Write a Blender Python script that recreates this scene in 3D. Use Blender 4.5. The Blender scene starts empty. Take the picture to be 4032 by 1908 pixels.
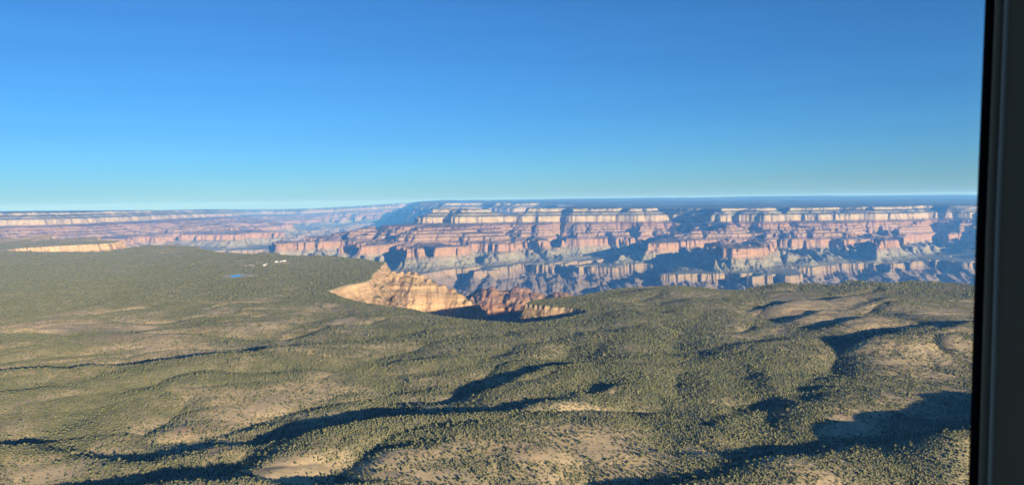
import bpy, math, random
import numpy as np
from mathutils import Matrix, Vector

S = bpy.context.scene
C = S.collection
F32 = np.float32
rng = np.random.default_rng(7)
random.seed(7)

# ------------------------------------------------------------------ camera, sky, sun, exposure
H = 380.0                       # metres above the near plateau
FPX, CX, CY = 2912.0, 2016.0, 954.0      # photo pixels
ROLL = math.atan(0.014)
PITCH = math.atan((954 - 791) / FPX)
ct, st = math.cos(PITCH), math.sin(PITCH)
cr, sr = math.cos(ROLL), math.sin(ROLL)
Fw = Vector((0, ct, -st)); Up = Vector((0, st, ct)); Rt = Vector((1, 0, 0))
rw = Rt * cr - Up * sr
uw = Rt * sr + Up * cr
cam = bpy.data.cameras.new("camera")
cam.sensor_width = 36.0
cam.lens = 26.0
cam.clip_start = 0.05
cam.clip_end = 200000.0
co = bpy.data.objects.new("camera", cam)
C.objects.link(co)
co.matrix_world = Matrix(((rw.x, uw.x, -Fw.x, 0), (rw.y, uw.y, -Fw.y, 0), (rw.z, uw.z, -Fw.z, H), (0, 0, 0, 1)))
S.camera = co
cam.dof.use_dof = True
cam.dof.focus_distance = 8000.0
cam.dof.aperture_fstop = 11.0

SUN_AZ, SUN_EL = math.radians(147.0), math.radians(9.4)      # azimuth clockwise from the view direction
sun_dir = Vector((math.sin(SUN_AZ) * math.cos(SUN_EL), math.cos(SUN_AZ) * math.cos(SUN_EL), math.sin(SUN_EL)))
w = bpy.data.worlds.new("World")
S.world = w
w.use_nodes = True
nt = w.node_tree
bg = nt.nodes["Background"]
sky = nt.nodes.new("ShaderNodeTexSky")
sky.sky_type = 'NISHITA'
sky.sun_disc = False
sky.sun_elevation = SUN_EL
sky.sun_rotation = SUN_AZ
sky.altitude = 1500
sky.air_density = 1.0
sky.dust_density = 0.0
sky.ozone_density = 6.5
tc = nt.nodes.new("ShaderNodeTexCoord")            # thin uneven veils of high haze, low over the horizon
mp = nt.nodes.new("ShaderNodeMapping"); mp.inputs["Scale"].default_value = (2.2, 2.2, 42.0)
nt.links.new(tc.outputs["Generated"], mp.inputs[0])
vn = nt.nodes.new("ShaderNodeTexNoise"); vn.inputs["Scale"].default_value = 1.0; vn.inputs["Detail"].default_value = 4.0
nt.links.new(mp.outputs[0], vn.inputs["Vector"])
vr = nt.nodes.new("ShaderNodeValToRGB")
vr.color_ramp.elements[0].position = 0.36; vr.color_ramp.elements[0].color = (.80, .97, .86, 1)
vr.color_ramp.elements[1].position = 0.62; vr.color_ramp.elements[1].color = (.96, 1.13, .96, 1)
nt.links.new(vn.outputs["Fac"], vr.inputs[0])
vm = nt.nodes.new("ShaderNodeMix"); vm.data_type = 'RGBA'; vm.blend_type = 'MULTIPLY'; vm.inputs[0].default_value = 0.3
nt.links.new(sky.outputs[0], vm.inputs[6]); nt.links.new(vr.outputs[0], vm.inputs[7])
nt.links.new(vm.outputs[2], bg.inputs[0])
bg.inputs[1].default_value = 0.058

sl = bpy.data.lights.new("sun", 'SUN')
sl.energy = 5.0
sl.angle = math.radians(0.5)
sl.color = (1.0, 0.86, 0.68)
so = bpy.data.objects.new("sun", sl)
C.objects.link(so)
so.rotation_euler = sun_dir.to_track_quat('Z', 'Y').to_euler()
so.location = (0, 0, 3000)

S.view_settings.view_transform = 'Standard'
S.view_settings.look = 'None'
S.view_settings.exposure = 1.38
S.view_settings.gamma = 1.0
S.view_settings.use_curve_mapping = False
S.render.engine = 'CYCLES'
S.cycles.use_denoising = True
S.cycles.denoiser = 'OPENIMAGEDENOISE'
S.cycles.denoising_input_passes = 'RGB_ALBEDO_NORMAL'
S.cycles.max_bounces = 5
S.cycles.diffuse_bounces = 1
S.cycles.glossy_bounces = 1
S.cycles.volume_bounces = 1
S.cycles.transparent_max_bounces = 6
S.cycles.sample_clamp_indirect = 4.0

# ------------------------------------------------------------------ helpers
def tag(o, label=None, cat=None, group=None, kind=None):
    if label: o["label"] = label
    if cat: o["category"] = cat
    if group: o["group"] = group
    if kind: o["kind"] = kind
    return o

def ray(u, v):
    xc, yc = (u - CX) / FPX, -(v - CY) / FPX
    xl, yl = xc * cr + yc * sr, yc * cr - xc * sr
    return xl, ct + yl * st, -st + yl * ct

def offset(x, y):
    """Elevation of the canyon rim strata (m) away from the near plateau: gentle regional tilt."""
    xk, yk = x / 1000.0, y / 1000.0
    t = 180 - 7.12 * (xk - 1.6) - 7.84 * (yk - 16.5)
    q = np.clip((xk + 12) / 8, 0, 1)
    t = np.clip(t, -60, 320) + np.clip(yk - 17, 0, 30) * 17.0 * q
    b = np.clip((yk - 7.5) / 2.5, 0, 1)
    b = b * b * (3 - 2 * b)
    return np.clip(t, -60, 460) * b

def P(u, v, z=0.0, rel=None):
    dx, dy, dz = ray(u, v)
    zz = z if rel is None else rel
    for _ in range(6):
        t = (zz - H) / dz
        x, y = dx * t, dy * t
        if rel is None: break
        zz = rel + float(offset(np.float64(x), np.float64(y)))
    return x, y

def PD(u, D):
    xl, yl, _ = ray(u, 800)
    return xl / yl * D * 1000, D * 1000

def pts(lst, rel=None):
    """(photo column, km) or (photo column, photo row at the level rel)"""
    return [PD(u, d) if d < 100 else P(u, d, rel=rel) for u, d in lst]

_p = np.arange(256); np.random.default_rng(3).shuffle(_p)
PERM = np.concatenate([_p, _p, _p]).astype(np.int32)
_g = np.random.default_rng(4).uniform(0, 2 * np.pi, 256)
GX, GY = np.cos(_g).astype(F32), np.sin(_g).astype(F32)

def perlin(x, y):
    xi = np.floor(x); yi = np.floor(y)
    xf = (x - xi).astype(F32); yf = (y - yi).astype(F32)
    xi = xi.astype(np.int32) & 255; yi = yi.astype(np.int32) & 255
    u = xf * xf * xf * (xf * (xf * 6 - 15) + 10)
    v = yf * yf * yf * (yf * (yf * 6 - 15) + 10)
    a = PERM[xi]; b = PERM[xi + 1]
    h00 = PERM[a + yi]; h01 = PERM[a + yi + 1]; h10 = PERM[b + yi]; h11 = PERM[b + yi + 1]
    n00 = GX[h00] * xf + GY[h00] * yf
    n10 = GX[h10] * (xf - 1) + GY[h10] * yf
    n01 = GX[h01] * xf + GY[h01] * (yf - 1)
    n11 = GX[h11] * (xf - 1) + GY[h11] * (yf - 1)
    nx0 = n00 + u * (n10 - n00); nx1 = n01 + u * (n11 - n01)
    return (nx0 + v * (nx1 - nx0)) * 1.5

def fbm(x, y, lam, octs, seed=0.0, gain=0.5):
    r = 0; a = 1.0
    for k in range(octs):
        r = r + a * perlin(x / lam + seed + 17.3 * k, y / lam - seed * 1.7 + 9.1 * k)
        lam *= 0.5; a *= gain
    return r

def sstep(a, b, x):
    t = np.clip((x - a) / (b - a), 0, 1)
    return t * t * (3 - 2 * t)

# ------------------------------------------------------------------ plan of the canyon: contours of the rim and of the cliff tops
# (photo column u, distance in km) or (u, photo row) for a point on a known level
near_rim = pts([(-1500, 960), (-600, 985), (0, 990), (380, 997), (480, 986), (600, 975), (690, 977), (760, 988), (900, 994),
    (990, 1001), (1020, 994), (1090, 997), (1110, 1003), (1260, 1006), (1340, 1010), (1450, 1022), (1520, 1033), (1500, 1052), (1480, 1075), (1450, 1105),
    (1380, 1122), (1290, 1146), (1330, 1160), (1420, 1188), (1520, 1204), (1620, 1214), (1720, 1238), (1800, 1252), (1900, 1262), (2050, 1272),
    (2120, 1266), (2210, 1254), (2300, 1232), (2310, 1222), (2230, 1208), (2140, 1202), (2066, 1194), (2080, 1184), (2150, 1174), (2230, 1168), (2290, 1162), (2340, 1152), (2420, 1136), (2520, 1126),
    (2640, 1122), (2760, 1130), (2860, 1141), (2920, 1140), (3000, 1122), (3080, 1111), (3150, 1119), (3200, 1113), (3290, 1124),
    (3340, 1101), (3420, 1105), (3520, 1112), (3560, 1101), (3650, 1105), (3750, 1112), (3830, 1119), (4600, 1130), (6500, 1150)], rel=0) + [(6000, -3000), (-14000, -3000)]
left_mesa = pts([(-1200, 5.9), (-300, 6.2), (0, 6.35), (150, 6.75), (250, 7.0), (350, 7.35), (392, 7.75), (340, 7.95), (200, 8.45), (100, 8.35), (0, 8.15), (-300, 8.3), (-1200, 8.6)])
north_rim = pts([(2080, 16.0), (2110, 15.8), (2150, 15.9), (2200, 16.25), (2230, 16.2), (2250, 15.9), (2320, 16.3), (2380, 15.9), (2405, 15.9),
    (2425, 16.6), (2450, 16.6), (2470, 15.8), (2560, 15.9), (2572, 16.9), (2585, 17.6), (2612, 17.5), (2690, 16.75), (2750, 16.1), (2800, 15.6),
    (2830, 15.1), (2850, 15.0), (2910, 15.4), (2930, 16.1), (2955, 16.1), (2970, 15.3), (3030, 15.1), (3042, 15.3), (3054, 16.5), (3068, 16.4), (3100, 15.9), (3128, 15.5),
    (3180, 15.5), (3250, 15.8), (3300, 15.6), (3345, 16.2), (3390, 15.9), (3402, 17.0), (3420, 17.0), (3428, 16.0), (3480, 16.2),
    (3520, 16.9), (3560, 16.6), (3620, 17.4), (3700, 17.6), (3760, 17.0), (3830, 16.8), (3950, 16.4), (4200, 16.0), (5000, 15.0), (6500, 14)]) \
    + [(48000, 10000), (48000, 62000), (0, 62000)] + pts([(1640, 52), (1630, 38), (1690, 29.0), (1760, 27.5), (1850, 27.5), (1900, 28.6), (1950, 26.5), (2060, 25.8), (2120, 27), (2200, 24.6), (2270, 23.6), (2300, 22.0), (2250, 20.0), (2170, 18.6), (2120, 17.2)])
temple = pts([(1705, 15.6), (1762, 15.5), (1768, 15.85), (1788, 15.9), (1800, 15.4), (1850, 15.4), (1906, 15.6), (1908, 16.0), (1800, 16.4), (1715, 16.1)])
far_rim = pts([(-2500, 11.5), (-600, 13.6), (0, 15.7), (60, 16.3), (120, 16.1), (300, 17.7), (350, 18.6), (420, 19), (520, 20.6), (600, 22.6), (720, 25.5), (820, 29), (890, 33), (905, 36),
    (960, 40), (1080, 42), (1200, 41), (1380, 42), (1500, 44), (1620, 46)]) + [(-3000, 63000), (-50000, 63000), (-50000, 15000)]
saddle = pts([(1690, 15.4), (1900, 15.3), (2000, 15.8), (2100, 15.6), (2120, 16.6), (2000, 16.5), (1900, 16.2), (1700, 16.3)])
# Redwall cliff top
red_north = pts([(1560, 24), (1620, 22), (1600, 20), (1500, 19.5), (1420, 18.2), (1330, 17.4), (1215, 16.6), (1195, 15.8), (1270, 15.3), (1200, 14.6), (1110, 14.2), (1045, 13.9), (1060, 13.5), (1150, 13.2),
    (1290, 13.1), (1365, 12.7), (1395, 13.5), (1432, 12.2), (1480, 11.8), (1550, 11.5), (1562, 12.2), (1582, 11.5), (1672, 11.4), (1682, 12.1), (1693, 11.4), (1790, 11.4), (1860, 12.1),
    (1960, 12.6), (2066, 13.0), (2085, 14.0), (2100, 14.1), (2120, 13.8), (2160, 13.9), (2170, 14.6), (2185, 14.6), (2200, 14.0), (2226, 14.0), (2240, 14.9), (2262, 14.9), (2270, 14.0), (2325, 13.9), (2331, 14.8), (2345, 15.7), (2372, 15.7), (2410, 15.1), (2438, 14.5), (2535, 14.3), (2532, 15.0), (2520, 15.7), (2545, 15.6), (2580, 14.7), (2604, 13.6), (2700, 13.4), (2800, 13.3), (2860, 13.2), (2840, 12.5), (2785, 11.6), (2772, 11.0), (2790, 10.7), (2860, 10.7), (2930, 10.9),
    (3000, 11.1), (3065, 11.4), (3075, 12.4), (3100, 12.9), (3140, 12.9), (3178, 11.9), (3185, 11.6), (3222, 11.6), (3230, 12.4), (3260, 13.1), (3295, 12.9), (3350, 13.0), (3370, 13.8), (3410, 14.1), (3425, 13.0), (3430, 12.1), (3452, 12.1), (3470, 13.4),
    (3500, 14.0), (3575, 13.9), (3590, 15.0), (3615, 15.2), (3620, 14.6), (3655, 14.6), (3665, 15.8), (3690, 15.8), (3697, 15.0), (3715, 15.0), (3725, 16.6), (3780, 16.4), (3788, 15.2), (3830, 15.0), (3900, 14), (4300, 12.8), (6500, 11.5)]) + [(48000, 12000), (48000, 62000), (-2000, 62000)] + pts([(1600, 34), (1660, 27)])
red_spur = pts([(2440, 12.35), (2470, 12.1), (2575, 12.15), (2660, 12.7), (2700, 13.6), (2600, 13.7), (2560, 13.2)])     # lower outlier spur
red_left = pts([(-2500, 9.5), (-600, 11.6), (0, 13.2), (200, 14.6), (330, 15.2), (345, 16.0), (420, 16.0), (480, 16.4), (500, 17.3), (560, 17.0), (640, 17.2), (655, 18.4), (720, 18.2), (840, 18.2), (940, 18.0), (1000, 18.6),
    (1090, 18.4), (1112, 19.4), (1060, 20.4), (980, 21.5), (1000, 23.0), (1100, 24.5), (1160, 26), (1100, 29), (1080, 33), (1250, 35), (1330, 38), (1480, 39), (1560, 41), (1660, 44)]) + [(-3000, 63000), (-50000, 63000), (-50000, 12000)]
# Tapeats cliff top
tap_north = pts([(1200, 14.0), (1150, 13.0), (1250, 12.2), (1400, 11.2), (1560, 10.7), (1700, 10.4), (1760, 10.8), (1800, 11.0), (1860, 11.4), (1880, 10.9), (1960, 11.1), (2090, 11.3), (2105, 12.2), (2140, 12.6), (2150, 12.1), (2260, 12.2), (2330, 13.2), (2440, 13.6), (2480, 13.3),
    (2400, 12.6), (2330, 12.2), (2230, 11.9), (2225, 11.4), (2300, 11.4), (2430, 11.5), (2520, 12.2), (2600, 12.7), (2720, 12.9), (2740, 12.5), (2640, 11.7), (2560, 11.3), (2430, 11.1), (2425, 10.7), (2520, 10.5), (2640, 10.3), (2720, 10.3), (2740, 10.7), (2765, 10.2),
    (2880, 9.9), (2990, 9.9), (3100, 10.0), (3160, 10.4), (3180, 11.0), (3200, 10.6), (3300, 10.7), (3390, 11.0), (3410, 11.6), (3480, 12.0), (3455, 11.2), (3500, 11.3), (3545, 11.6), (3600, 12.6), (3700, 12.8), (3760, 12.2), (3830, 12.0), (4300, 11.0), (6500, 10)]) + [(48000, 11000), (48000, 62000), (-6000, 62000)] + pts([(1500, 30), (1450, 22), (1380, 19), (1200, 17.2), (1150, 15.6)])
tap_left = pts([(-2500, 8.8), (0, 12.2), (300, 14.0), (600, 16.0), (900, 16.8), (1050, 17.2), (1150, 18.2), (1180, 19.5), (1120, 20.6), (1150, 22.5), (1280, 25), (1350, 30), (1450, 36), (1560, 40)]) + [(-3000, 63000), (-50000, 63000), (-50000, 11000)]

# coarse polar field grid
NA, NR = 801, 900
AZ0, AZ1 = math.radians(-50), math.radians(50)
LR0, LR1 = math.log(400.0), math.log(64000.0)
azg = np.linspace(AZ0, AZ1, NA); lrg = np.linspace(LR0, LR1, NR)
AA, LL = np.meshgrid(azg, lrg, indexing='ij')
GXX = (np.sin(AA) * np.exp(LL)).astype(F32); GYY = (np.cos(AA) * np.exp(LL)).astype(F32)

def seg_dist2(X, Y, ax, ay, bx, by):
    dx, dy = bx - ax, by - ay
    L = dx * dx + dy * dy + 1e-6
    t = np.clip(((X - ax) * dx + (Y - ay) * dy) / L, 0, 1)
    ex = X - (ax + t * dx); ey = Y - (ay + t * dy)
    return ex * ex + ey * ey, ex, ey, t

def sdf(poly, X=GXX, Y=GYY):
    """signed distance, negative inside"""
    d2 = np.full(X.shape, 1e12, F32); ins = np.zeros(X.shape, bool)
    n = len(poly)
    for i in range(n):
        (ax, ay), (bx, by) = poly[i], poly[(i + 1) % n]
        q = seg_dist2(X, Y, F32(ax), F32(ay), F32(bx), F32(by))[0]
        np.minimum(d2, q, out=d2)
        if ay != by:
            c = (Y < ay) != (Y < by)
            ins ^= c & (X < (bx - ax) * (Y - ay) / (by - ay) + ax)
    d = np.sqrt(d2)
    return np.where(ins, -d, d)

dN = sdf(near_rim)
dML = sdf(left_mesa)
dF = np.minimum(np.minimum(sdf(north_rim), sdf(temple)), sdf(far_rim))
dNear = np.minimum(dN, dML)
dA = np.minimum(dNear, dF)
dK = np.minimum(np.minimum(dNear - 70, dF - 330), sdf(saddle))
dB = np.minimum(np.minimum(sdf(red_north), sdf(red_left)), np.minimum(sdf(red_spur), np.minimum(dK - 380, dNear - 620)))
dC = np.minimum(np.minimum(sdf(tap_north), sdf(tap_left)), np.minimum(dB - 260, dNear - 1900))
H0 = np.where(dA <= 0, 0, -110 * dA / (dA - np.minimum(dK, 0) + 1))
H0 = np.where(dK > 0, -110 - 470 * dK / (dK - np.minimum(dB, 0) + 1), H0)
H0 = np.where(dB > 0, -580 - 320 * dB / (dB - np.minimum(dC, 0) + 1), H0)
H0 = np.where(dC > 0, -900 - np.minimum(dC * 0.30, 290), H0).astype(F32)
# buttes and ridges standing out of the slopes: (line, top, slope)
for line, top, slope in [
    ([(1490, 4.28), (1640, 4.2)], (-1, -4), 0.9), ([(1640, 4.2), (1700, 4.15)], (-4, -36), 1.1), ([(1700, 4.15), (1790, 4.1)], (-38, -88), 1.25), ([(1790, 4.1), (1860, 4.05)], (-88, -135), 1.1), ([(1860, 4.05), (1935, 4.0)], (-135, -190), 1.0), ([(1480, 3.95), (1560, 3.75)], (-30, -90), 0.8), ([(1440, 3.6), (1500, 3.45)], (-30, -95), 0.8),
    ([(1900, 6.1), (1935, 6.0)], (-235, -215), 0.6), ([(1935, 6.0), (2030, 5.75)], (-215, -290), 0.5), ([(1935, 6.0), (1990, 6.1)], (-215, -250), 0.5), ([(1990, 6.1), (2060, 6.0)], (-250, -285), 0.5), ([(2060, 5.95), (2185, 5.85)], (-320, -282), 0.55), ([(2185, 5.85), (2290, 5.75)], (-282, -320), 0.6), ([(2185, 5.85), (2150, 5.5)], (-282, -350), 0.5),
    ([(1590, 15.6), (1610, 15.7)], -330, 0.55), ([(1500, 16.4), (1600, 15.9)], -400, 0.5), ([(1400, 14.8), (1560, 15.4)], -470, 0.4),
    ([(1660, 13.6), (1790, 14.6)], -260, 0.33), ([(1790, 14.6), (1860, 15.3)], -140, 0.4),
    ([(1985, 15.3), (1960, 13.4)], (-150, -560), 0.45), ([(2145, 15.6), (2125, 14.2)], (-130, -520), 0.5), ([(2300, 15.7), (2275, 14.2)], (-150, -540), 0.5), ([(2470, 15.6), (2490, 14.6)], (-140, -520), 0.5), ([(2905, 15.0), (2930, 12.2)], (-130, -520), 0.42),
    ([(3020, 14.9), (3000, 12.0)], (-140, -540), 0.42), ([(3190, 15.3), (3200, 12.4)], (-140, -560), 0.42), ([(3290, 15.4), (3310, 13.4)], (-140, -540), 0.45), ([(3385, 15.7), (3360, 13.6)], (-130, -560), 0.48), ([(3470, 15.9), (3520, 14.1)], (-140, -540), 0.45), ([(3640, 16.9), (3640, 14.6)], (-150, -560), 0.45), ([(3790, 16.6), (3800, 14.8)], (-150, -560), 0.45),
    ([(2260, 13.8), (2180, 12.3)], (-580, -850), 0.42), ([(2850, 10.8), (2760, 10.4)], (-600, -830), 0.45), ([(2990, 11.2), (3010, 10.2)], (-600, -860), 0.4), ([(3215, 11.6), (3290, 10.9)], (-590, -860), 0.42), ([(3446, 12.1), (3530, 11.6)], (-580, -850), 0.42), ([(3330, 13.0), (3400, 12.0)], (-600, -840), 0.42), ([(1860, 12.2), (1930, 11.3)], (-620, -860), 0.4), ([(1700, 11.6), (1720, 10.8)], (-600, -840), 0.42),
    ([(2840, 12.4), (2860, 12.5)], -430, 0.6), ([(2735, 15.6), (2740, 15.7)], -240, 0.7), ([(2850, 14.9), (2800, 14.2)], (-125, -300), 0.7), ([(2800, 14.2), (2720, 13.6)], (-300, -500), 0.6), ([(2600, 14.9), (2700, 15.6)], (-400, -200), 0.7),
    ([(3600, 16.0), (3660, 16.2)], -60, 0.5), ([(3660, 16.2), (3760, 16.6)], -200, 0.4), ([(3180, 12.0), (3205, 11.6)], -575, 0.5), ([(3440, 12.2), (3446, 12.0)], -560, 0.5),
    ([(2135, 13.0), (2120, 12.5)], -640, 0.45), ([(1220, 13.6), (1300, 13.8)], -470, 0.35), ([(1100, 14.0), (1130, 14.1)], -500, 0.4)]:
    q = pts(line)
    t0, t1 = top if isinstance(top, tuple) else (top, top)
    assert len(q) == 2
    dd, _, _, tt = seg_dist2(GXX, GYY, F32(q[0][0]), F32(q[0][1]), F32(q[1][0]), F32(q[1][1]))
    H0 = np.maximum(H0, np.where(dA > 0, t0 + (t1 - t0) * tt - slope * np.sqrt(dd), H0)).astype(F32)
CAP = np.where(dF < 330, -110 * dF / 330, -110 - 1.1 * (dF - 330))
# side canyons cut into the walls: (line, floor at the two ends, slope of the sides)
for line, f0, f1, slope in [
    ([(2250, 12.6), (2330, 13.6), (2400, 14.6), (2480, 15.8), (2570, 17.0)], -960, -330, 0.7), ([(2190, 10.5), (2330, 10.9), (2440, 11.25)], -1170, -1060, 0.75), ([(1740, 10.4), (1800, 10.9), (1865, 11.4)], -1130, -1000, 0.8), ([(2780, 9.7), (2940, 10.3)], -1130, -1000, 0.75), ([(3190, 9.5), (3330, 10.5), (3460, 11.4)], -1150, -980, 0.6), ([(3700, 11.5), (3760, 12.6)], -1120, -980, 0.7), ([(1990, 13.2), (1960, 14.6), (2000, 15.6)], -640, -200, 0.6), ([(2940, 13.6), (2945, 15.8)], -520, -180, 0.6),
    ([(3090, 14.6), (3085, 16.4)], -500, -150, 0.7), ([(3410, 13.6), (3411, 16.8)], -560, -160, 0.6), ([(3520, 13.6), (3540, 17.0)], -700, -300, 0.45), ([(3700, 13.6), (3690, 16.8)], -820, -350, 0.8),
    ([(2070, 2.42), (2160, 2.5), (2270, 2.5)], -200, -60, 1.3), ([(1760, 14.4), (1778, 15.7)], -330, -90, 0.7), ([(2435, 14.9), (2437, 16.4)], -420, -100, 0.7)]:
    q = pts(line); n = len(q) - 1
    for i in range(n):
        d2, _, _, t = seg_dist2(GXX, GYY, F32(q[i][0]), F32(q[i][1]), F32(q[i + 1][0]), F32(q[i + 1][1]))
        fl = f0 + (f1 - f0) * (i + t) / n
        H0 = np.minimum(H0, np.where(dA > 30, np.maximum(fl + slope * np.sqrt(d2), np.where(dNear < dF, -1e4, CAP)), H0)).astype(F32)

def gsample(G, x, y):
    az = np.clip(np.arctan2(x, y), AZ0, AZ1 - 1e-6); lr = np.clip(0.5 * np.log(x * x + y * y + 1), LR0, LR1 - 1e-6)
    a = (az - AZ0) / (AZ1 - AZ0) * (NA - 1); b = (lr - LR0) / (LR1 - LR0) * (NR - 1)
    i = a.astype(np.int32); j = b.astype(np.int32)
    fa = (a - i).astype(F32); fb = (b - j).astype(F32)
    i = np.minimum(i, NA - 2); j = np.minimum(j, NR - 2)
    return (G[i, j] * (1 - fa) + G[i + 1, j] * fa) * (1 - fb) + (G[i, j + 1] * (1 - fa) + G[i + 1, j + 1] * fa) * fb

# cliff-and-bench profile: smooth height below the rim -> stepped height
TX = [-1300, -1180, -1050, -912, -903, -899, -790, -700, -640, -632, -612, -606, -594, -582, -578, -520, -486, -482, -440, -426, -422, -384, -366, -362, -316, -306, -302, -240, -122, -110, -108, -103, -58, -55, -12, -9, -2, 0, 4, 60]
TZ = [-1290, -1190, -1090, -985, -972, -902, -893, -850, -760, -742, -728, -716, -706, -594, -578, -556, -508, -482, -470, -456, -428, -416, -398, -370, -360, -348, -322, -300, -266, -152, -140, -136, -106, -88, -52, -46, -4, 0, 0, 0]

NX = [-1300, -900, -600, -420, -300, -262, -256, -215, -209, -168, -162, -128, -122, -86, -80, -44, -38, -14, -9, -3, 0, 60]
NZ = [-1290, -960, -650, -450, -325, -292, -280, -250, -236, -204, -188, -158, -142, -108, -92, -60, -46, -28, -18, -11, 0, 0]

# rolling hills of the near plateau: (crest line u,v), height, front width, back width (metres)
SX, SY = -math.sin(SUN_AZ), -math.cos(SUN_AZ)            # horizontal direction away from the sun
HILLS = [
    ([(-400, 1492), (0, 1464), (300, 1441), (700, 1413), (980, 1386)], 28, 330, 50),
    ([(1130, 1704), (1250, 1684), (1450, 1654), (1700, 1642), (2040, 1628)], 24, 250, 46),
    ([(-300, 1735), (0, 1764), (200, 1808), (400, 1832), (520, 1850)], 15, 150, 40),
    ([(250, 1960), (500, 1920), (720, 1905), (880, 1912), (1050, 1950)], 30, 150, 52),
    ([(1590, 1424), (1640, 1426), (1690, 1420)], 13, 160, 40),
    ([(1965, 1530), (2060, 1487), (2150, 1460), (2220, 1430)], 21, 180, 45),
    ([(2250, 1596), (2310, 1561), (2390, 1539)], 17, 150, 42),
    ([(1500, 1776), (1620, 1768), (1760, 1758)], 8, 110, 40),
    ([(1880, 1686), (2050, 1710), (2250, 1730), (2480, 1746)], 7, 140, 35),
    ([(2400, 1710), (2470, 1690), (2520, 1660)], 14, 110, 45),
    ([(2590, 1788), (2680, 1812)], 13, 100, 45),
    ([(2640, 1930), (2780, 1905), (2950, 1870), (3080, 1828), (3220, 1802)], 17, 130, 55),
    ([(3200, 1802), (3300, 1775), (3420, 1740), (3550, 1724), (3720, 1724)], 10, 130, 50),
    ([(3740, 1716), (3900, 1690), (4150, 1610), (4300, 1560)], 32, 80, 80),
    ([(2890, 1652), (2960, 1630), (3010, 1598)], 11, 120, 45), ([(2985, 1354), (3060, 1348), (3110, 1344)], 10, 150, 40),
    ([(3480, 1330), (3560, 1316), (3600, 1294)], 24, 150, 65), ([(3700, 1314), (3800, 1288), (3880, 1266)], 27, 160, 65), ([(3350, 1264), (3400, 1248)], 18, 140, 55),
    ([(3210, 1232), (3260, 1218)], 16, 150, 50), ([(3060, 1198), (3130, 1178)], 15, 150, 50), ([(3490, 1182), (3540, 1168)], 16, 150, 50), ([(3320, 1172), (3380, 1162)], 14, 150, 50), ([(3560, 1236), (3640, 1250), (3720, 1262)], 13, 160, 55),
    ([(3040, 1120), (3090, 1114)], 14, 150, 60), ([(3330, 1108), (3420, 1110)], 16, 150, 60), ([(2560, 1131), (2660, 1127)], 16, 200, 80), ([(2740, 1180), (2840, 1172)], 12, 180, 60), ([(2640, 1230), (2760, 1222)], 10, 180, 60), ([(2480, 1240), (2420, 1200), (2330, 1180)], 10, 150, 60),
    ([(600, 980), (690, 982)], 14, 200, 110), ([(100, 1345), (500, 1318), (900, 1262)], 12, 300, 110), ([(150, 1640), (380, 1585), (560, 1545)], 11, 200, 60), ([(420, 1730), (700, 1700), (900, 1712)], 9, 200, 90),
    ([(1400, 1570), (1650, 1548), (1900, 1572)], 9, 200, 70), ([(1180, 1500), (1330, 1480), (1420, 1490)], 8, 180, 60), ([(1550, 1335), (1800, 1352)], 10, 220, 80), ([(2000, 1402), (2100, 1362)], 12, 170, 60), ([(1080, 1392), (1220, 1372)], 9, 200, 60),
    ([(100, 1242), (420, 1202), (560, 1172)], 10, 300, 110), ([(300, 1130), (560, 1120)], 8, 280, 120), ([(1150, 1255), (1300, 1300)], 9, 180, 70), ([(2350, 1320), (2420, 1420), (2440, 1500)], 11, 180, 70), ([(2600, 1420), (2760, 1400)], 9, 200, 60), ([(2850, 1500), (3000, 1480), (3150, 1490)], 8, 200, 60), ([(3300, 1560), (3450, 1540)], 7, 200, 60), ([(1050, 1880), (1180, 1850), (1300, 1870)], 7, 120, 60), ([(2100, 1840), (2350, 1800)], 8, 150, 55),
    ([(600, 1180), (760, 1230), (900, 1210)], 8, 260, 90), ([(1560, 1240), (1800, 1290)], 7, 200, 80)]
HILLS = [([P(u, v, h * 1.2) for u, v in l], h * 1.25, a, b) for l, h, a, b in HILLS]

DRAINS = [[(130, 1745), (250, 1680), (420, 1600), (560, 1560)], [(980, 1880), (1040, 1800), (1150, 1720)], [(2340, 1360), (2360, 1480), (2330, 1560), (2440, 1640)], [(2900, 1500), (3000, 1600), (2960, 1680), (2990, 1760)],
    [(620, 1290), (760, 1210), (900, 1150)], [(1140, 1330), (1250, 1260), (1330, 1210)], [(1700, 1480), (1900, 1440), (2010, 1400)], [(1350, 1480), (1560, 1520), (1800, 1600)], [(60, 1560), (300, 1540), (520, 1480)], [(1000, 1340), (1150, 1300)],
    [(2640, 1800), (2560, 1700), (2440, 1600)], [(3150, 1560), (3200, 1480), (3300, 1420)], [(0, 1130), (200, 1120), (420, 1090)], [(200, 1230), (380, 1180), (520, 1130)], [(2640, 1400), (2700, 1300), (2800, 1230)], [(1500, 1640), (1560, 1590), (1700, 1560)], [(1380, 1880), (1500, 1800), (1640, 1790)]]
DRAINS = [[P(u, v) for u, v in l] for l in DRAINS]
def drains(x, y):
    g = np.zeros_like(x)
    X = x + 22 * perlin(x / 150 + 3, y / 150); Y = y + 22 * perlin(x / 150 + 63, y / 150)
    for l in DRAINS:
        for (ax, ay), (bx, by) in zip(l[:-1], l[1:]):
            w_ = 0.022 * math.hypot(ax, ay) + 12
            d2 = seg_dist2(X, Y, ax, ay, bx, by)[0]
            g = np.maximum(g, np.exp(-d2 / w_ ** 2))
    return g

def rills(x, y):
    """branching dry washes between the low ridges"""
    X = x + 60 * perlin(x / 260 + 5, y / 260); Y = y + 60 * perlin(x / 260 + 75, y / 260)
    a = np.clip(1 - np.abs(perlin(X / 360 + 2.7, Y / 300 + 8.8)) * 3.0, 0, 1) ** 2
    c = np.clip(1 - np.abs(perlin(X / 150 + 12.7, Y / 130 + 3.8)) * 2.6, 0, 1) ** 2
    return a, c

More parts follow.
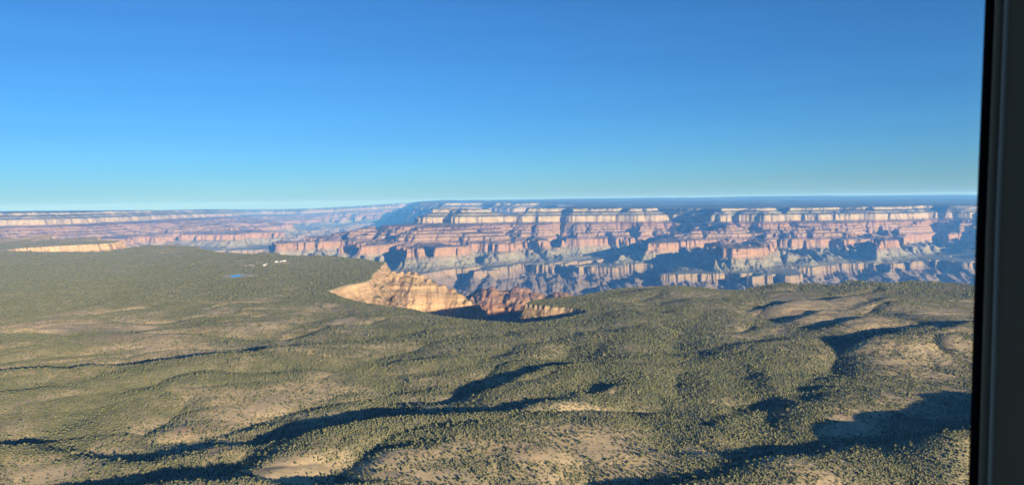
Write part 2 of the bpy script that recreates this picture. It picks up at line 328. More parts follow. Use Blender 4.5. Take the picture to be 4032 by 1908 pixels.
def hills(x, y):
    rf = 1 - 0.6 * sstep(2600, 4600, np.hypot(x, y))
    nz = fbm(x, y, 900.0, 2, 2.2) * 7 * rf + fbm(x, y, 160.0, 2, 8.2) * 2.0 * rf + fbm(x, y, 430.0, 1, 5.5) * 7 * (0.5 + 0.5 * rf) - 2
    ra, rc = rills(x, y)
    rid = np.zeros_like(x); wmax = np.zeros_like(x)
    for line, hh, wf, wb in HILLS:
        xs = [p[0] for p in line]; ys = [p[1] for p in line]
        m = 2.6 * max(wf, wb)
        k = np.nonzero((x > min(xs) - m) & (x < max(xs) + m) & (y > min(ys) - m) & (y < max(ys) + m))
        if len(k[0]) == 0: continue
        X = x[k] + 12 * perlin(x[k] / 110, y[k] / 110); Y = y[k] + 12 * perlin(x[k] / 110 + 50, y[k] / 110)
        best = np.full(X.shape, 1e12); bs = np.zeros(X.shape)
        for i in range(len(line) - 1):
            d2, ex, ey, _ = seg_dist2(X, Y, line[i][0], line[i][1], line[i + 1][0], line[i + 1][1])
            c = d2 < best
            best = np.where(c, d2, best); bs = np.where(c, ex * SX + ey * SY, bs)
        d = np.sqrt(best)
        s = bs / (d + 1e-3)
        ww = np.where(s > 0, wf + (wb - wf) * np.clip(s * 1.4, 0, 1), wf)
        g = np.exp(-best / (ww * ww))
        rid[k] = np.maximum(rid[k], hh * g) + 0.25 * np.minimum(rid[k], hh * g)
        wmax[k] = np.maximum(wmax[k], np.exp(-best / 90.0 ** 2))
    return nz * (1 - 0.8 * wmax) + rid - 1.0 - 8 * drains(x, y) - 7.5 * ra * rf - 2.0 * rc * rf + 1.5

FLATS = [(*P(935, 1086), 170.0), (*P(1010, 1027), 150.0), (*P(1040, 1042), 120.0), (*P(1115, 1033), 120.0)]
def terrain(x, y):
    """world height, height below the rim (strata), distance outside the near rim"""
    r = np.hypot(x, y)
    far = sstep(4500, 9000, r)
    nearw = 1 - far
    s = 0.45 + 0.55 * far
    wx = s * (260 * fbm(x, y, 1500.0, 2, 1.1) * far + (110 - 15 * far) * fbm(x, y, 520.0, 2, 3.3) + (46 - 28 * far) * fbm(x, y, 150.0, 2, 5.9) + 7 * perlin(x / 34, y / 34) + 20 * far * np.abs(perlin(x / 95 + 4, y / 95)) + 10 * far * np.abs(perlin(x / 47 + 14, y / 47)))
    wy = s * (260 * fbm(x, y, 1500.0, 2, 21.1) * far + (110 - 15 * far) * fbm(x, y, 520.0, 2, 23.3) + (46 - 28 * far) * fbm(x, y, 150.0, 2, 25.9) + 7 * perlin(x / 34 + 77, y / 34) + 34 * far * np.abs(perlin(x / 105 + 34, y / 105)) + 16 * far * np.abs(perlin(x / 50 + 54, y / 50)) - 260 * far * np.clip(1 - 2.6 * np.abs(perlin(x / 640 + 9.4, y / 1800 + 3.3)), 0, 1) * np.clip(0.5 + 1.5 * perlin(x / 1700 + 3, y / 1700), 0, 1.1))
    # keep the traced edge of the near plateau close to its place
    k = 0.4 + 0.6 * far
    X, Y = x + wx * k, y + wy * k
    h0 = gsample(H0, X, Y)
    dn = gsample(dNear, X, Y)
    behind = np.abs(np.arctan2(x, y)) > 1.75
    h0 = np.where(behind, 0, h0); dn = np.where(behind, -500, dn)
    # spurs and gullies running down the walls
    m = sstep(20, 260, -h0) * (1 - 0.55 * sstep(830, 900, -h0))
    g1 = 1 - np.abs(perlin(x / 620 + 3.1, y / 1500 + 4.2)) * 2.2
    g2 = 1 - np.abs(perlin((x + wx * .5) / 210 + 13.1, (y + wy * .5) / 520 + 2.2)) * 2.2
    g3 = 1 - np.abs(perlin((x + wx * .2) / (75 - 10 * far) + 33.1, (y + wy * .2) / (180 + 260 * far) + 7.2)) * 2.2
    g4 = 1 - np.abs(perlin((x + wx * .2) / 170 + 63.1, (y + wy * .2) / 900 + 17.2)) * 2.2
    g5 = 1 - np.abs(perlin((x + wx * .3) / 210 + 11.7, (y + wy * .3) / 2600 + 5.2)) * 2.2
    tal = np.exp(-((h0 + 740) / 90) ** 2)
    qx, qy = x + 2.2 * wx + 260 * perlin(x / 2600 + 7, y / 2600), y + 2.2 * wy
    g0 = 1 - np.abs(perlin(qx / 1500 + 61.3, qy / 3400 + 24.6)) * 2.2
    n0 = np.clip((g0 - 0.35) / 0.65, 0, 1) ** 1.3
    n1, n2, n3 = np.clip((g1 - 0.45) / 0.55, 0, 1), np.clip((g2 - 0.5) / 0.5, 0, 1), np.clip((g3 - 0.4) / 0.6, 0, 1)
    rare = np.clip(0.55 + 1.6 * perlin(x / 900 + 40, y / 900), 0.1, 1.2)
    h1 = h0 - m * (230 * n0 * far * sstep(0, 260, -h0) + (95 * nearw * .5 + 70 * far * np.clip(0.5 + 1.7 * perlin(x / 1300 + 14, y / 1300 + 2), 0.08, 1.2)) * n1 + 42 * n2 * (rare * far * (1 - 0.85 * tal) + nearw * sstep(-300, -190, h0)) + (8 + 20 * tal) * n3 + 26 * far * tal * np.clip(g4, -.5, 1))
    h1 = np.where(h0 > -1, h0, np.minimum(h1, -1.5))
    jit = (7 + 3 * nearw) * perlin(x / 90 + 5, y / 90) + (4 + 4 * nearw) * perlin(x / 33, y / 33 + 9) + 4 * nearw * perlin(x / 14, y / 14 + 3)
    hj = h1 + jit * sstep(3, 40, -h1)
    zr = np.interp(hj, TX, TZ).astype(F32) * far + np.interp(hj, NX, NZ).astype(F32) * nearw
    # thin ledges
    per = 15.0
    qz = zr / per + 0.5 * perlin(x / 260 + 9, y / 260)
    qf = np.floor(qz)
    st = (qf + sstep(0.3, 0.7, qz - qf) - qz) * per
    zr = zr + st * sstep(6, 30, -zr) * np.clip(nearw * np.clip(0.35 + 0.9 * perlin(x / 70 + 8, y / 70 + 1), 0, 0.8) + 0.45 * np.exp(-((zr + 420) / 130) ** 2), 0, 0.8)
    zr = zr + nearw * sstep(4, 40, -zr) * (9 * perlin(x / 46 + 2, y / 46) + 6 * np.abs(perlin(x / 21, y / 21 + 6)) - 3)
    # inner gorge and talus get real relief
    low = sstep(900, 1000, -zr)
    zr = zr - low * 42 * np.clip(g5 + 0.4 * g4 + 0.3 * g3, -1, 1.7)
    off = offset(x, y)
    top = sstep(30, -140, dn)
    fl = np.ones_like(x)
    for fx, fy, fr in FLATS: fl = fl * (1 - np.exp(-(((x - fx) ** 2 + (y - fy) ** 2) / fr ** 2) ** 2))
    hn = np.zeros_like(x)
    kk = np.nonzero((r < 10500) & (dn < 60))
    hn[kk] = hills(x[kk], y[kk]) * (0.35 + 0.65 * sstep(0, -260, dn[kk])) * top[kk] * fl[kk]
    ft = sstep(0.5, -0.5, -h0 - 0.5) * far
    hf = ft * (34 * fbm(x, y, 4200.0, 4, 6.6) + 5)
    return (zr + off + hn + hf).astype(F32), zr, dn, h0

# ------------------------------------------------------------------ ground sheet: one polar lattice, finest where the photo looks
az = np.concatenate([np.radians(np.linspace(-180, -44, 60))[:-1], np.radians(np.linspace(-44, -38.5, 24))[:-1], np.radians(np.linspace(-38.5, 38.5, 1500)), np.radians(np.linspace(38.5, 44, 24))[1:], np.radians(np.linspace(44, 180, 60))[1:]])
def steps(a, b, da, db):
    out = [a]
    while out[-1] < b:
        t = (out[-1] - a) / (b - a)
        out.append(out[-1] + da + (db - da) * t)
    return out[:-1]
rr = np.array([3, 30, 80, 160, 260, 380, 500, 600] + steps(700, 3000, 3.6, 7) + steps(3000, 5000, 7, 8) + steps(5000, 9200, 9, 16) + steps(9200, 18500, 12, 14) + steps(18500, 22000, 15, 22) + steps(22000, 30000, 24, 60) + steps(30000, 50000, 70, 240) + [50000])
nA, nR = len(az), len(rr)
print("lattice", nA, nR, nA * nR)
Z = np.empty((nA, nR), F32); ZR = np.empty((nA, nR), F32); DN = np.empty((nA, nR), F32); HH = np.empty((nA, nR), F32)
for i0 in range(0, nA, 200):
    a = az[i0:i0 + 200]
    x = np.sin(a)[:, None] * rr[None, :]; y = np.cos(a)[:, None] * rr[None, :]
    Z[i0:i0 + 200], ZR[i0:i0 + 200], DN[i0:i0 + 200], HH[i0:i0 + 200] = terrain(x, y)
XX = (np.sin(az)[:, None] * rr[None, :]).astype(F32); YY = (np.cos(az)[:, None] * rr[None, :]).astype(F32)
# the first and last column meet behind the camera
Z[-1] = Z[0]; ZR[-1] = ZR[0]; DN[-1] = DN[0]

def lat_sample(G, x, y):
    a = np.interp(np.arctan2(x, y), az, np.arange(nA)); b = np.interp(np.hypot(x, y), rr, np.arange(nR))
    i = np.minimum(a.astype(np.int32), nA - 2); j = np.minimum(b.astype(np.int32), nR - 2)
    fa = a - i; fb = b - j
    return (G[i, j] * (1 - fa) + G[i + 1, j] * fa) * (1 - fb) + (G[i, j + 1] * (1 - fa) + G[i + 1, j + 1] * fa) * fb

def to_px(x, y, z):
    """where a ground point falls in the photograph (only used to read where the woods are open)"""
    dz = z - H
    zc = y * ct - dz * st
    xl, yl = x / zc, (y * st + dz * ct) / zc
    xc, yc = xl * cr - yl * sr, xl * sr + yl * cr
    return CX + xc * FPX, CY - yc * FPX

# open, thinly wooded patches: centre (u,v), half sizes in the photo, strength
OPEN = [(520, 1300, 380, 60, .62), (180, 1290, 150, 40, .5), (900, 1215, 120, 22, .55), (1010, 1275, 140, 40, .5), (1330, 1270, 170, 80, .6), (1400, 1300, 90, 50, .45), (1150, 1355, 140, 30, .6), (1260, 1200, 60, 20, .6),
    (560, 1690, 260, 60, .62), (680, 1775, 330, 60, .5), (120, 1850, 200, 50, .5), (1300, 1520, 220, 22, .55), (1600, 1490, 130, 30, .35), (1690, 1580, 130, 32, .75), (1230, 1570, 160, 30, .4), (1150, 1860, 170, 50, .95), (1480, 1830, 160, 50, .62), (1650, 1880, 260, 40, .6),
    (2150, 1680, 160, 20, .5), (2320, 1780, 260, 50, .42), (1900, 1740, 200, 30, .4), (2380, 1620, 100, 22, .84), (2570, 1700, 110, 22, .84), (2760, 1790, 90, 18, .8), (3360, 1670, 110, 50, 1.2), (3250, 1700, 60, 24, .8),
    (2050, 1500, 160, 24, .5), (2150, 1380, 100, 40, .35), (2400, 1540, 100, 18, .5), (3500, 1260, 420, 70, .84), (3300, 1200, 200, 50, .8), (3130, 1240, 160, 30, .8), (3100, 1180, 120, 30, .8), (2950, 1240, 200, 30, .5), (3700, 1370, 200, 20, .6), (2700, 1180, 220, 30, .3), (3080, 1310, 160, 20, .6), (3600, 1430, 200, 14, .5),
    (1500, 1030, 30, 15, .4), (430, 1068, 80, 3.5, 1.4), (975, 1027, 50, 2.2, 1.4), (1080, 1038, 60, 5, .8), (930, 1085, 52, 9, 1.5), (985, 1085, 40, 4, 1.5), (1090, 1031, 60, 3, .8), (1045, 1046, 16, 4, .9), (985, 1047, 30, 3, .8), (1560, 1060, 60, 30, .7), (1690, 1880, 60, 20, .5)]
DENSE = [(2900, 1480, 700, 260, .22), (1700, 1330, 500, 120, .12), (2100, 1240, 600, 60, .15), (700, 1120, 700, 70, .15), (1350, 1090, 260, 50, .3), (2700, 1480, 450, 140, .25), (2150, 1250, 300, 40, .25), (250, 1100, 400, 60, .3), (1050, 1480, 260, 60, .2), (1500, 1710, 350, 40, .3), (550, 1500, 500, 60, .2)]
def woods(x, y, z):
    u, v = to_px(x, y, z)
    o = np.zeros_like(u)
    for (cu, cv, ru, rv, s) in OPEN:
        o += (s if s > .85 else .74 * s) * np.exp(-(((u - cu) / ru) ** 2 + ((v - cv) / rv) ** 2) ** 1.3)
    for (cu, cv, ru, rv, s) in DENSE:
        o -= s * np.exp(-(((u - cu) / ru) ** 2 + ((v - cv) / rv) ** 2))
    o -= 0.3 * drains(x, y)
    ra, rc = rills(x, y)
    o -= 0.22 * ra + 0.12 * rc - 0.05
    n = fbm(x, y, 260.0, 3, 12.2) * 0.38 + fbm(x, y, 70.0, 2, 15.2) * 0.18
    return np.clip(0.63 - 0.95 * o + 1.25 * n + 0.25 * fbm(x, y, 24.0, 1, 31.0) * (0.4 + np.clip(o, 0, 1)), 0.05, 1.0)

DENS = np.ones((nA, nR), F32)
kk = np.nonzero((DN < 200) & (rr[None, :] < 10500) & (rr[None, :] > 590) & (np.abs(az)[:, None] < 0.77))
DENS[kk] = woods(XX[kk].astype(np.float64), YY[kk].astype(np.float64), Z[kk].astype(np.float64))

def lattice_mesh(name, cells, mat):
    """one terrain object out of the lattice cells where the mask is true"""
    idx = np.arange(nA * nR).reshape(nA, nR)
    q = np.stack([idx[:-1, :-1], idx[:-1, 1:], idx[1:, 1:], idx[1:, :-1]], axis=-1)[cells][:, ::-1]
    used, inv = np.unique(q.ravel(), return_inverse=True)
    me = bpy.data.meshes.new(name)
    me.vertices.add(len(used))
    me.vertices.foreach_set("co", np.stack([XX.ravel()[used], YY.ravel()[used], Z.ravel()[used]], axis=1).ravel())
    nf = len(q)
    me.loops.add(nf * 4); me.polygons.add(nf)
    me.loops.foreach_set("vertex_index", inv.astype(np.int32))
    me.polygons.foreach_set("loop_start", np.arange(0, nf * 4, 4, dtype=np.int32))
    me.update(calc_edges=True)
    for an, arr in (("strata", ZR), ("woods", DENS), ("rim_distance", DN)):
        at = me.attributes.new(an, 'FLOAT', 'POINT')
        at.data.foreach_set("value", np.ascontiguousarray(arr.ravel()[used]))
    me.shade_smooth()
    me.materials.append(mat)
    o = bpy.data.objects.new(name, me)
    C.objects.link(o)
    return tag(o, kind="structure")

# ------------------------------------------------------------------ materials
def new_mat(name):
    m = bpy.data.materials.new(name); m.use_nodes = True
    t = m.node_tree
    b = t.nodes["Principled BSDF"]
    b.inputs["Roughness"].default_value = 0.95
    b.inputs["Specular IOR Level"].default_value = 0.1
    return m, t, b

def N(t, typ, **kw):
    n = t.nodes.new(typ)
    for k, v in kw.items():
        if hasattr(n, k): setattr(n, k, v)
        else: n.inputs[k].default_value = v
    return n

def ramp(t, fac, stops, interp='LINEAR'):
    r = t.nodes.new("ShaderNodeValToRGB")
    r.color_ramp.interpolation = interp
    el = r.color_ramp.elements
    while len(el) < len(stops): el.new(0.5)
    for e, (p, c) in zip(el, stops):
        e.position = p; e.color = (*c, 1) if len(c) == 3 else c
    t.links.new(fac, r.inputs[0])
    return r.outputs[0]

def math_n(t, op, a, b=None, c=None, clamp=False):
    n = t.nodes.new("ShaderNodeMath"); n.operation = op; n.use_clamp = clamp
    for i, v in enumerate((a, b, c)):
        if v is None: continue
        if isinstance(v, (int, float)): n.inputs[i].default_value = v
        else: t.links.new(v, n.inputs[i])
    return n.outputs[0]

def mix(t, fac, a, b, blend='MIX'):
    n = t.nodes.new("ShaderNodeMix"); n.data_type = 'RGBA'; n.blend_type = blend
    for i, v in ((0, fac), (6, a), (7, b)):
        if isinstance(v, (int, float)): n.inputs[i].default_value = v
        elif isinstance(v, tuple): n.inputs[i].default_value = (*v, 1)
        else: t.links.new(v, n.inputs[i])
    return n.outputs[2]

def noise(t, vec, scale, detail=4, rough=0.55):
    n = t.nodes.new("ShaderNodeTexNoise"); n.inputs["Scale"].default_value = scale; n.inputs["Detail"].default_value = detail; n.inputs["Roughness"].default_value = rough
    t.links.new(vec, n.inputs["Vector"])
    return n.outputs["Fac"]

def pos(t, scale=None):
    g = t.nodes.new("ShaderNodeNewGeometry").outputs["Position"]
    if scale is None: return g
    m = t.nodes.new("ShaderNodeVectorMath"); m.operation = 'MULTIPLY'; m.inputs[1].default_value = scale
    t.links.new(g, m.inputs[0])
    return m.outputs[0]

def attr(t, name):
    a = t.nodes.new("ShaderNodeAttribute"); a.attribute_name = name
    return a.outputs["Fac"]

# canyon rock: colour by bed, scrub where the ground is not steep
m_rock, t, b = new_mat("banded_canyon_rock")
st_ = attr(t, "strata")
p = pos(t)
wob = noise(t, p, 0.004, 4)
zz = math_n(t, 'ADD', st_, math_n(t, 'MULTIPLY_ADD', wob, 16.0, -8.0))
fac = math_n(t, 'MULTIPLY_ADD', zz, 1 / 1300.0, 1.0, clamp=True)            # -1300..0
def lv(z): return 1 + z / 1300.0
beds = [(-1300, (0.112, 0.092, 0.076)), (-1100, (0.135, 0.109, 0.084)), (-990, (0.144, 0.118, 0.088)), (-975, (0.183, 0.139, 0.079)), (-915, (0.199, 0.159, 0.095)), (-900, (0.159, 0.151, 0.101)), (-860, (0.151, 0.150, 0.104)),
    (-770, (0.167, 0.159, 0.110)), (-730, (0.183, 0.149, 0.098)), (-708, (0.191, 0.141, 0.087)), (-690, (0.214, 0.139, 0.078)), (-600, (0.214, 0.136, 0.076)), (-582, (0.135, 0.097, 0.062)), (-530, (0.151, 0.100, 0.061)), (-505, (0.231, 0.176, 0.112)), (-480, (0.144, 0.092, 0.056)),
    (-455, (0.223, 0.157, 0.096)), (-425, (0.135, 0.087, 0.053)), (-400, (0.223, 0.160, 0.099)), (-370, (0.159, 0.098, 0.056)), (-350, (0.214, 0.143, 0.084)), (-320, (0.144, 0.087, 0.050)), (-285, (0.144, 0.095, 0.060)), (-262, (0.214, 0.169, 0.107)), (-250, (0.239, 0.193, 0.116)), (-160, (0.246, 0.205, 0.124)), (-150, (0.159, 0.138, 0.085)), (-108, (0.167, 0.146, 0.093)), (-96, (0.231, 0.192, 0.120)), (-84, (0.159, 0.141, 0.089)), (-54, (0.175, 0.154, 0.097)), (-44, (0.246, 0.212, 0.136)), (-3, (0.231, 0.199, 0.128)), (0, (0.191, 0.171, 0.111))]
r1 = mix(t, ramp(t, fac, [(lv(-535.01), (0, 0, 0)), (lv(-534.99), (1, 1, 1))], 'CONSTANT'), ramp(t, fac, [(lv(z), c) for z, c in beds if z <= -530]), ramp(t, fac, [(lv(z), c) for z, c in beds if z >= -585]))
# thin beds and vertical streaks
px = pos(t, (0.006, 0.006, 0.055))
band = noise(t, px, 1.0, 5, 0.7)
c1 = mix(t, 0.62, r1, ramp(t, band, [(0.36, (.27, .26, .27)), (0.5, (.5, .5, .5)), (0.64, (.72, .70, .66))]), 'OVERLAY')
streak = noise(t, pos(t, (0.03, 0.03, 0.003)), 1.0, 4, 0.6)
c1 = mix(t, 0.35, c1, ramp(t, streak, [(0.3, (.4, .38, .38)), (0.7, (.62, .6, .58))]), 'OVERLAY')
g = t.nodes.new("ShaderNodeNewGeometry")
sep = t.nodes.new("ShaderNodeSeparateXYZ"); t.links.new(g.outputs["True Normal"], sep.inputs[0])
flat = ramp(t, sep.outputs[2], [(0.72, (0, 0, 0)), (0.93, (1, 1, 1))])
tz = ramp(t, fac, [(lv(-1000), (.25, .25, .25)), (lv(-880), (.65, .65, .65)), (lv(-720), (.35, .35, .35)), (lv(-600), (.3, .3, .3)), (lv(-330), (.3, .3, .3)), (lv(-275), (.6, .6, .6)), (lv(-150), (.95, .95, .95)), (lv(-3), (1, 1, 1))])
spk = ramp(t, noise(t, p, 0.035, 3, 0.7), [(0.34, (0, 0, 0)), (0.5, (1, 1, 1))])
veg = math_n(t, 'MULTIPLY', math_n(t, 'MULTIPLY', flat, tz), spk)
vegc = ramp(t, fac, [(lv(-950), (.115, .115, .075)), (lv(-600), (.10, .09, .06)), (lv(-250), (.06, .065, .036)), (lv(-20), (.04, .052, .028))])
rd = attr(t, "rim_distance")
ochre = ramp(t, math_n(t, 'MULTIPLY', rd, 1 / 3000.0, clamp=True), [(0.25, (1, 1, 1)), (0.6, (0, 0, 0))])
c1 = mix(t, ochre, c1, mix(t, 1.0, c1, (1.32, 1.07, .93), 'MULTIPLY'))
c1 = mix(t, veg, c1, vegc)
t.links.new(c1, b.inputs["Base Color"])
bp = t.nodes.new("ShaderNodeBump"); bp.inputs["Strength"].default_value = 0.7; bp.inputs["Distance"].default_value = 6.0
t.links.new(noise(t, pos(t, (0.05, 0.05, 0.02)), 1.0, 5, 0.65), bp.inputs["Height"]); t.links.new(bp.outputs[0], b.inputs["Normal"])

# near plateau: dry soil between the junipers
m_soil, t, b = new_mat("dry_plateau_soil")
p = pos(t)
wd = attr(t, "woods")
n1 = noise(t, p, 0.006, 5, 0.6); n2 = noise(t, p, 0.05, 5, 0.65); n3 = noise(t, p, 0.35, 3, 0.6)
soil = ramp(t, n1, [(0.30, (.32, .26, .17)), (0.45, (.43, .335, .20)), (0.55, (.48, .365, .20)), (0.68, (.42, .29, .175)), (0.8, (.34, .30, .20))])
soil = mix(t, 0.7, soil, ramp(t, n2, [(0.3, (.36, .37, .36)), (0.5, (.5, .5, .5)), (0.7, (.68, .66, .62))]), 'OVERLAY')
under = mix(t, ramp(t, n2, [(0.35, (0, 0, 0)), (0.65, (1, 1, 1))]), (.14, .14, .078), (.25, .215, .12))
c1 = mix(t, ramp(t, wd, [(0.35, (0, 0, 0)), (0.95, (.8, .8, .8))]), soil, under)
rock = ramp(t, n3, [(0.70, (0, 0, 0)), (0.76, (1, 1, 1))])
rocky = math_n(t, 'MULTIPLY', rock, ramp(t, noise(t, p, 0.012, 3), [(0.52, (0, 0, 0)), (0.66, (.8, .8, .8))]))
c1 = mix(t, rocky, c1, (.52, .46, .35))
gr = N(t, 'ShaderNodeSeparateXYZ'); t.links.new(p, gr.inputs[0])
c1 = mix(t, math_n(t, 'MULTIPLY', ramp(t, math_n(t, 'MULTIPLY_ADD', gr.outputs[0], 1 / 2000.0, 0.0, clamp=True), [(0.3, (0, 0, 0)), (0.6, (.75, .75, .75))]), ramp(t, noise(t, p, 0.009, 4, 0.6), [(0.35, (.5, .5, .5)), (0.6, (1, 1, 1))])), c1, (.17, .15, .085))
scr = math_n(t, 'MULTIPLY', ramp(t, noise(t, p, 0.22, 4, 0.7), [(0.54, (0, 0, 0)), (0.64, (.5, .5, .5))]), 1.0)
c1 = mix(t, scr, c1, (.15, .15, .085))
t.links.new(c1, b.inputs["Base Color"])
bp = t.nodes.new("ShaderNodeBump"); bp.inputs["Strength"].default_value = 0.6; bp.inputs["Distance"].default_value = 1.2
t.links.new(n2, bp.inputs["Height"]); t.links.new(bp.outputs[0], b.inputs["Normal"])

# far plateaus: conifer forest seen from tens of kilometres
m_far, t, b = new_mat("distant_plateau_forest")
p = pos(t)
n1 = noise(t, p, 0.0011, 6, 0.65); n2 = noise(t, pos(t, (0.012, 0.012, 0.012)), 1.0, 4, 0.7)
c1 = ramp(t, n1, [(0.35, (.045, .058, .036)), (0.52, (.07, .08, .048)), (0.62, (.12, .115, .07)), (0.72, (.26, .23, .16))])
c1 = mix(t, 0.6, c1, ramp(t, n2, [(0.3, (.3, .3, .3)), (0.7, (.68, .68, .68))]), 'OVERLAY')
t.links.new(c1, b.inputs["Base Color"])
bp = t.nodes.new("ShaderNodeBump"); bp.inputs["Strength"].default_value = 1.0; bp.inputs["Distance"].default_value = 14.0
t.links.new(n2, bp.inputs["Height"]); t.links.new(bp.outputs[0], b.inputs["Normal"])

# split the sheet into the near plateau, the canyon and the plateaus beyond
cell = lambda A: 0.25 * (A[:-1, :-1] + A[1:, :-1] + A[:-1, 1:] + A[1:, 1:])
zr_c, dn_c, hh_c = cell(ZR), cell(DN), cell(HH)
near_c = (dn_c < 20) & (zr_c > -5)
far_c = (~near_c) & (zr_c > -2.5) & (hh_c > -0.6)
lattice_mesh("plateau_ground", near_c, m_soil)
lattice_mesh("canyon_terrain", ~(near_c | far_c), m_rock)
lattice_mesh("distant_plateau", far_c, m_far)

# ------------------------------------------------------------------ junipers and pinyons
m_leaf, t, b = new_mat("juniper_foliage")
p = pos(t)
c1 = ramp(t, noise(t, p, 0.045, 3, 0.7), [(0.3, (.066, .078, .038)), (0.5, (.102, .108, .050)), (0.7, (.15, .142, .068))])
c1 = mix(t, 0.6, c1, ramp(t, noise(t, p, 1.1, 2, 0.6), [(0.3, (.33, .33, .33)), (0.7, (.7, .7, .66))]), 'OVERLAY')
t.links.new(c1, b.inputs["Base Color"])
m_bark, t, b = new_mat("juniper_bark")
t.links.new(ramp(t, noise(t, pos(t, (6, 6, 1)), 1.0, 4), [(0.3, (.09, .07, .055)), (0.7, (.21, .17, .135))]), b.inputs["Base Color"])

def ico(sub):
    import bmesh
    bm = bmesh.new()
    bmesh.ops.create_icosphere(bm, subdivisions=sub, radius=1.0)
    v = np.array([q.co[:] for q in bm.verts]); f = np.array([[q.index for q in fc.verts] for fc in bm.faces])
    bm.free()
    return v, f

def blob(sub, seed):
    """an uneven juniper crown on the ground, about 1 across and 1 high"""
    v, f = ico(sub)
    r = np.random.default_rng(seed)
    k = 1 + 0.34 * np.array([math.sin(3.1 * a + seed) * math.cos(2.7 * b_ + 2 * seed) + 0.6 * math.sin(5.3 * c_ + seed * 3 + a) for a, b_, c_ in v]) + r.uniform(-.16, .16, len(v))
    v = v * k[:, None]
    z = v[:, 2] * 0.52 + 0.5
    taper = np.where(z > 0.5, 1 - 0.45 * (z - 0.5), 1 - 0.25 * (0.5 - z))
    return np.stack([v[:, 0] * 0.5 * taper, v[:, 1] * 0.5 * taper, np.clip(z, 0.02, 2)], axis=1), f

def octa(seed):
    r = np.random.default_rng(seed)
    v = np.array([(0.5, 0, .42), (0, 0.5, .42), (-0.5, 0, .42), (0, -0.5, .42), (0, 0, 1.05), (0, 0, 0)], float) + r.uniform(-.1, .1, (6, 3))
    f = np.array([(0, 1, 4), (1, 2, 4), (2, 3, 4), (3, 0, 4), (1, 0, 5), (2, 1, 5), (3, 2, 5), (0, 3, 5)])
    return v, f

def scatter(r0, r1, sp, az_lo, az_hi):
    x0, x1 = math.sin(az_lo) * r1, math.sin(az_hi) * r1
    gx = np.arange(x0, x1, sp); gy = np.arange(r0 * 0.72, r1, sp)
    X, Y = np.meshgrid(gx, gy)
    X = X.ravel() + rng.uniform(-.5, .5, X.size) * sp; Y = Y.ravel() + rng.uniform(-.5, .5, Y.size) * sp
    R = np.hypot(X, Y); A = np.arctan2(X, Y)
    k = (R >= r0) & (R < r1) & (A > az_lo) & (A < az_hi)
    X, Y = X[k], Y[k]
    dn = lat_sample(DN, X, Y); zr = lat_sample(ZR, X, Y)
    k = (dn < 10) & (zr > -1.0)
    X, Y = X[k], Y[k]
    dens = lat_sample(DENS, X, Y)
    k = rng.random(len(X)) < dens
    X, Y = X[k], Y[k]
    return X, Y, lat_sample(Z, X, Y), dens[k]

bands = []
A38 = math.radians(38)
bands.append((*scatter(690, 1750, 2.95, -A38, A38), 1, 0.77))
bands.append((*scatter(1750, 3200, 3.6, -A38, A38), 0, 0.98))
bands.append((*scatter(3200, 7200, 5.2, -math.radians(39), math.radians(9)), -1, 1.6))
bands.append((*scatter(3200, 4200, 5.4, math.radians(9), A38), -1, 1.5))
bands.append((*scatter(7200, 9600, 11.0, -math.radians(39), -math.radians(20)), -1, 2.0))
def ledge_scatter(r0, r1, sp, az_lo, az_hi, prob):
    x0, x1 = math.sin(az_lo) * r1, math.sin(az_hi) * r1
    gx = np.arange(x0, x1, sp); gy = np.arange(r0 * 0.72, r1, sp)
    X, Y = np.meshgrid(gx, gy)
    X = X.ravel() + rng.uniform(-.5, .5, X.size) * sp; Y = Y.ravel() + rng.uniform(-.5, .5, Y.size) * sp
    R = np.hypot(X, Y); A = np.arctan2(X, Y)
    k = (R >= r0) & (R < r1) & (A > az_lo) & (A < az_hi)
    X, Y = X[k], Y[k]
    zr = lat_sample(ZR, X, Y); z0 = lat_sample(Z, X, Y)
    sl = np.maximum(np.abs(lat_sample(Z, X + 7, Y) - z0), np.abs(lat_sample(Z, X, Y + 7) - z0)) / 7
    pr = prob * np.clip(0.45 + 1.9 * perlin(X / 120, Y / 120), 0.04, 1)
    k = (zr < -1) & (zr > -300) & (sl < 1.25) & (rng.random(len(X)) < pr)
    return X[k], Y[k], z0[k], pr[k]
bands.append((*ledge_scatter(2200, 5200, 5.5, -math.radians(14), math.radians(12), 0.8), -1, 1.0))
bands.append((*ledge_scatter(6000, 8800, 12.0, -math.radians(39), -math.radians(26), 0.4), -1, 1.5))
lone = []
vs, fs, off = [], [], 0
